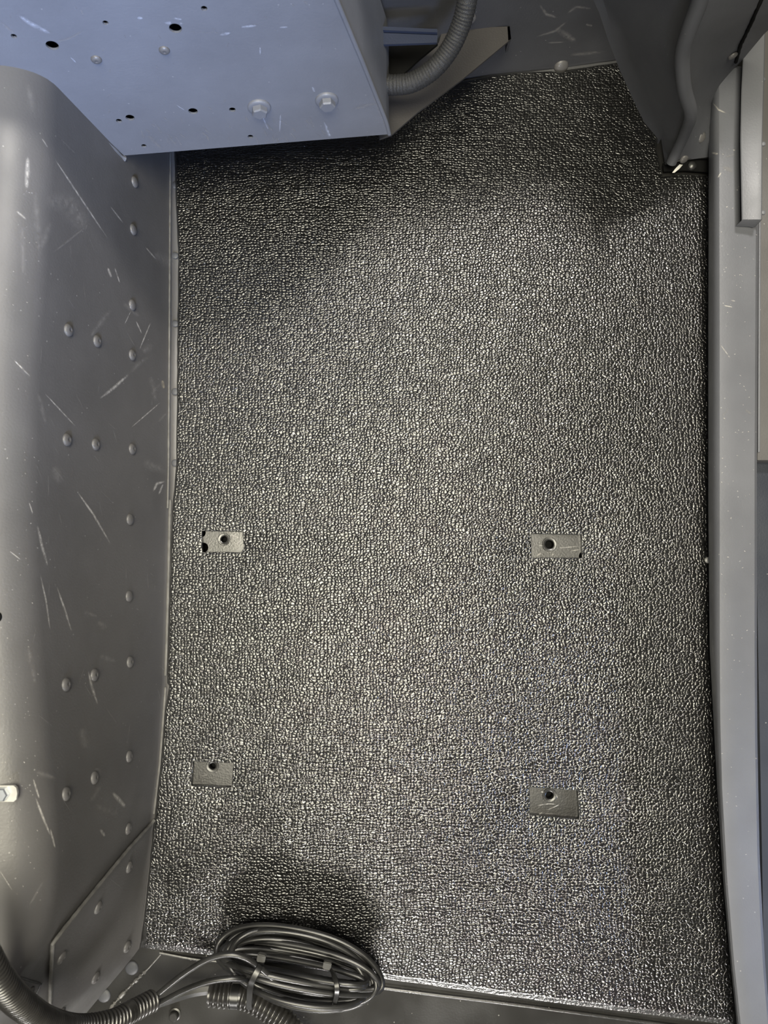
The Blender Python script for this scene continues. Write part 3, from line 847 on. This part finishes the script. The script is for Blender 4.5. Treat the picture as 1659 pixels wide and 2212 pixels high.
# ================================================================== CABLE COIL, CONDUITS, TIES
def corrugated(path, r_out, r_in, pitch, seg=20, smooth_from=None, smooth_to=None, scale=None):
    pts = resample(spline(path, 20), pitch / 8)
    rad = []
    for i in range(len(pts)):
        ph = (i % 8) / 8
        r = r_in + (r_out - r_in) * (0.5 + 0.5 * math.cos(2 * math.pi * ph)) ** 0.45
        f = i / (len(pts) - 1)
        if smooth_from is not None and smooth_from < f < smooth_to: r = r_in * 1.02
        if scale: r *= scale(f)
        rad.append(r)
    return tube(pts, rad, seg)
# single long cable wound in a racetrack coil, both ends leading into the left conduit
random.seed(21)
cx, cy = 645, 2096
turns = 19
path = []
def coilpt(a, k):
    """a angle (0 = right end, counted anticlockwise seen from above), k turn number"""
    jx, jz = JX[k], JZ[k]
    sa, ca = math.sin(a), math.cos(a)
    near = 0.5 - 0.5 * sa                # 1 on the near (picture bottom) run
    x = cx + (166 + jx) * (abs(ca) ** .85) * (1 if ca > 0 else -1)
    y = cy - (JF[k] if sa > 0 else JN[k]) * sa + (x - cx) * .19
    z = .016 + near * .034 + jz + .010 * math.sin(a * 2 + k)
    return U(x, y, max(z, .0105))
JX = [random.uniform(-24, 20) for _ in range(turns + 1)]
JZ = [random.uniform(-.010, .016) for _ in range(turns + 1)]
JF = [20 + 72 * k / turns for k in range(turns + 1)]; random.shuffle(JF)
JN = [10 + 74 * k / turns for k in range(turns + 1)]; random.shuffle(JN)
st_a = math.radians(200)
n_a = 26
path += [U(318, 2168, .066), U(350, 2142, .068), U(400, 2096, .074), U(450, 2062, .080), U(495, 2050, .084), U(535, 2064, .080), U(565, 2084, .070)]
a0 = math.radians(250)
for i in range(int(turns * n_a)):
    t = i / n_a; a = a0 + 2 * math.pi * t
    k = int(t); f = t - k
    p = coilpt(a, k); q = coilpt(a, min(k + 1, turns))
    f = max(0, (f - .7) / .3); f = f * f * (3 - 2 * f)
    path.append(p.lerp(q, f))
    if i == 0: path[-1] = p
path += [U(560, 2118, .072), U(500, 2106, .078), U(450, 2113, .076), U(400, 2135, .072), U(355, 2162, .068), U(322, 2180, .064)]
# relax
for it in range(2):
    path = [path[0]] + [(path[i - 1] + path[i] * 2 + path[i + 1]) / 4 for i in range(1, len(path) - 1)] + [path[-1]]
cab = mk('cable_coil', tube(resample(spline(path, 6), .004), .0033, 12), M['cable'])
tag(cab, 'long black cable wound in an oval coil lying on the near edge of the mat', 'cable')

# conduits
cl = root('corrugated_conduit', U(240, 2195, .02))
tag(cl, 'thick black corrugated conduit sweeping round the near left corner to the picture edge', 'conduit')
cz_ = [(-70, 1990, .37), (-35, 2060, .35), (0, 2118, .32), (45, 2168, .275), (105, 2206, .21), (170, 2219, .155), (240, 2207, .12), (290, 2182, .09), (329, 2162, .068)]
pth = []
for x, y, z in cz_:
    h = shoot(wb2, x, y)
    pth.append(U(x, y, max(z, (h[0].z + .016) if h and x > -20 else z)))
mk('ribbed_sleeve', corrugated(pth, .0122, .0090, .0050), M['conduit'], cl)
cpth = [U(262, 2196, .037), U(276, 2189, .034)]
mk('coupling', tube(resample([pth[7] + (pth[6] - pth[7]) * .45, pth[7] + (pth[6] - pth[7]) * .3, pth[7] + (pth[6] - pth[7]) * .12], .001), .0118, 20), M['conduit'], cl)
cr = root('corrugated_conduit', U(560, 2175, .03))
tag(cr, 'short black corrugated conduit with a coupling under the cable coil', 'conduit')
pth = [U(456, 2147, .030), U(480, 2150, .030), U(520, 2152, .030), U(560, 2168, .032), U(600, 2195, .034), U(632, 2228, .036), U(660, 2275, .038)]
mk('ribbed_sleeve', corrugated(pth, .0140, .0118, .0056, 24, .17, .27), M['conduit'], cr)
mk('coupling', tube(resample([U(501, 2151, .030), U(518, 2152, .030)], .001), .0136, 24), M['tie'], cr)
b = tube([U(458, 2147, .030), U(452, 2146.5, .030)], .0125, 20); mk('end_cap', b, M['conduit'], cr)
# flat woven strap behind
sp = [U(322, 2174, .055), U(370, 2158, .045), U(420, 2143, .034), U(470, 2137, .026)]
rows = []
for p in resample(spline(sp, 10), .004): rows.append([p + Vector((0, .005, .001)), p + Vector((0, 0, .003)), p + Vector((0, -.005, .001))])
bm = grid(rows); solidify(bm, .0012)
t_ = mk('woven_sleeve', bm, M['cable']); tag(t_, 'flattened black woven sleeve between the left conduit and the coil', 'sleeve')
b = grid([[U(352, 2160, .056), U(358, 2166, .056)], [U(366, 2153, .055), U(374, 2158, .055)], [U(378, 2152, .053), U(376, 2155, .053)]]); solidify(b, .0006)
t_ = mk('white_tape', b, M['foil']); tag(t_, 'tiny white tape scrap by the mouth of the left conduit', 'tape')

def zip_tie(pts, head, label, w=.0036):
    r = root('zip_tie', pts[len(pts) // 2]); tag(r, label, 'zip tie', 'zip ties round the cable coil')
    P = resample(spline(pts, 10), .003); bm = bmesh.new(); rings = []
    for i, p in enumerate(P):
        t = (P[min(i + 1, len(P) - 1)] - P[max(i - 1, 0)]).normalized()
        side = t.cross(Vector((0, 0, 1))).normalized(); nn = side.cross(t).normalized()
        rings.append([bm.verts.new(p + side * (sx * w) + nn * sz) for sx, sz in ((-1, 0), (-.8, .0012), (.8, .0012), (1, 0), (.8, -.0006), (-.8, -.0006))])
    for a, b in zip(rings, rings[1:]):
        for k in range(6): bm.faces.new((a[k], a[(k + 1) % 6], b[(k + 1) % 6], b[k]))
    bm.faces.new(rings[0]); bm.faces.new(rings[-1]); bmesh.ops.recalc_face_normals(bm, faces=bm.faces)
    mk('band', bm, M['tie'], r)
    bm = bmesh.new(); bmesh.ops.create_cube(bm, size=1)
    d = (pts[1] - pts[0]).normalized()
    bmesh.ops.bevel(bm, geom=bm.edges[:], offset=.12, segments=2, affect='EDGES')
    bmesh.ops.scale(bm, verts=bm.verts, vec=(.0095, .0085, .0075))
    bmesh.ops.rotate(bm, verts=bm.verts, cent=(0, 0, 0), matrix=Matrix.Rotation(-.2, 3, 'Z'))
    bmesh.ops.translate(bm, verts=bm.verts, vec=head)
    mk('head', bm, simple('tie_head', (.05, .05, .048), .4), r)
zip_tie([U(566, 2070, .060), U(562, 2086, .086), U(548, 2112, .092), U(541, 2132, .088), U(539, 2155, .070), U(538, 2180, .045)], U(565, 2068, .080),
        'black zip tie with pale square head round the left half of the coil and conduit')
zip_tie([U(706, 2086, .045), U(718, 2100, .066), U(727, 2125, .078), U(727, 2150, .076), U(718, 2176, .055), U(704, 2186, .035)], U(707, 2084, .060),
        'black zip tie round the right half of the cable coil', .003)
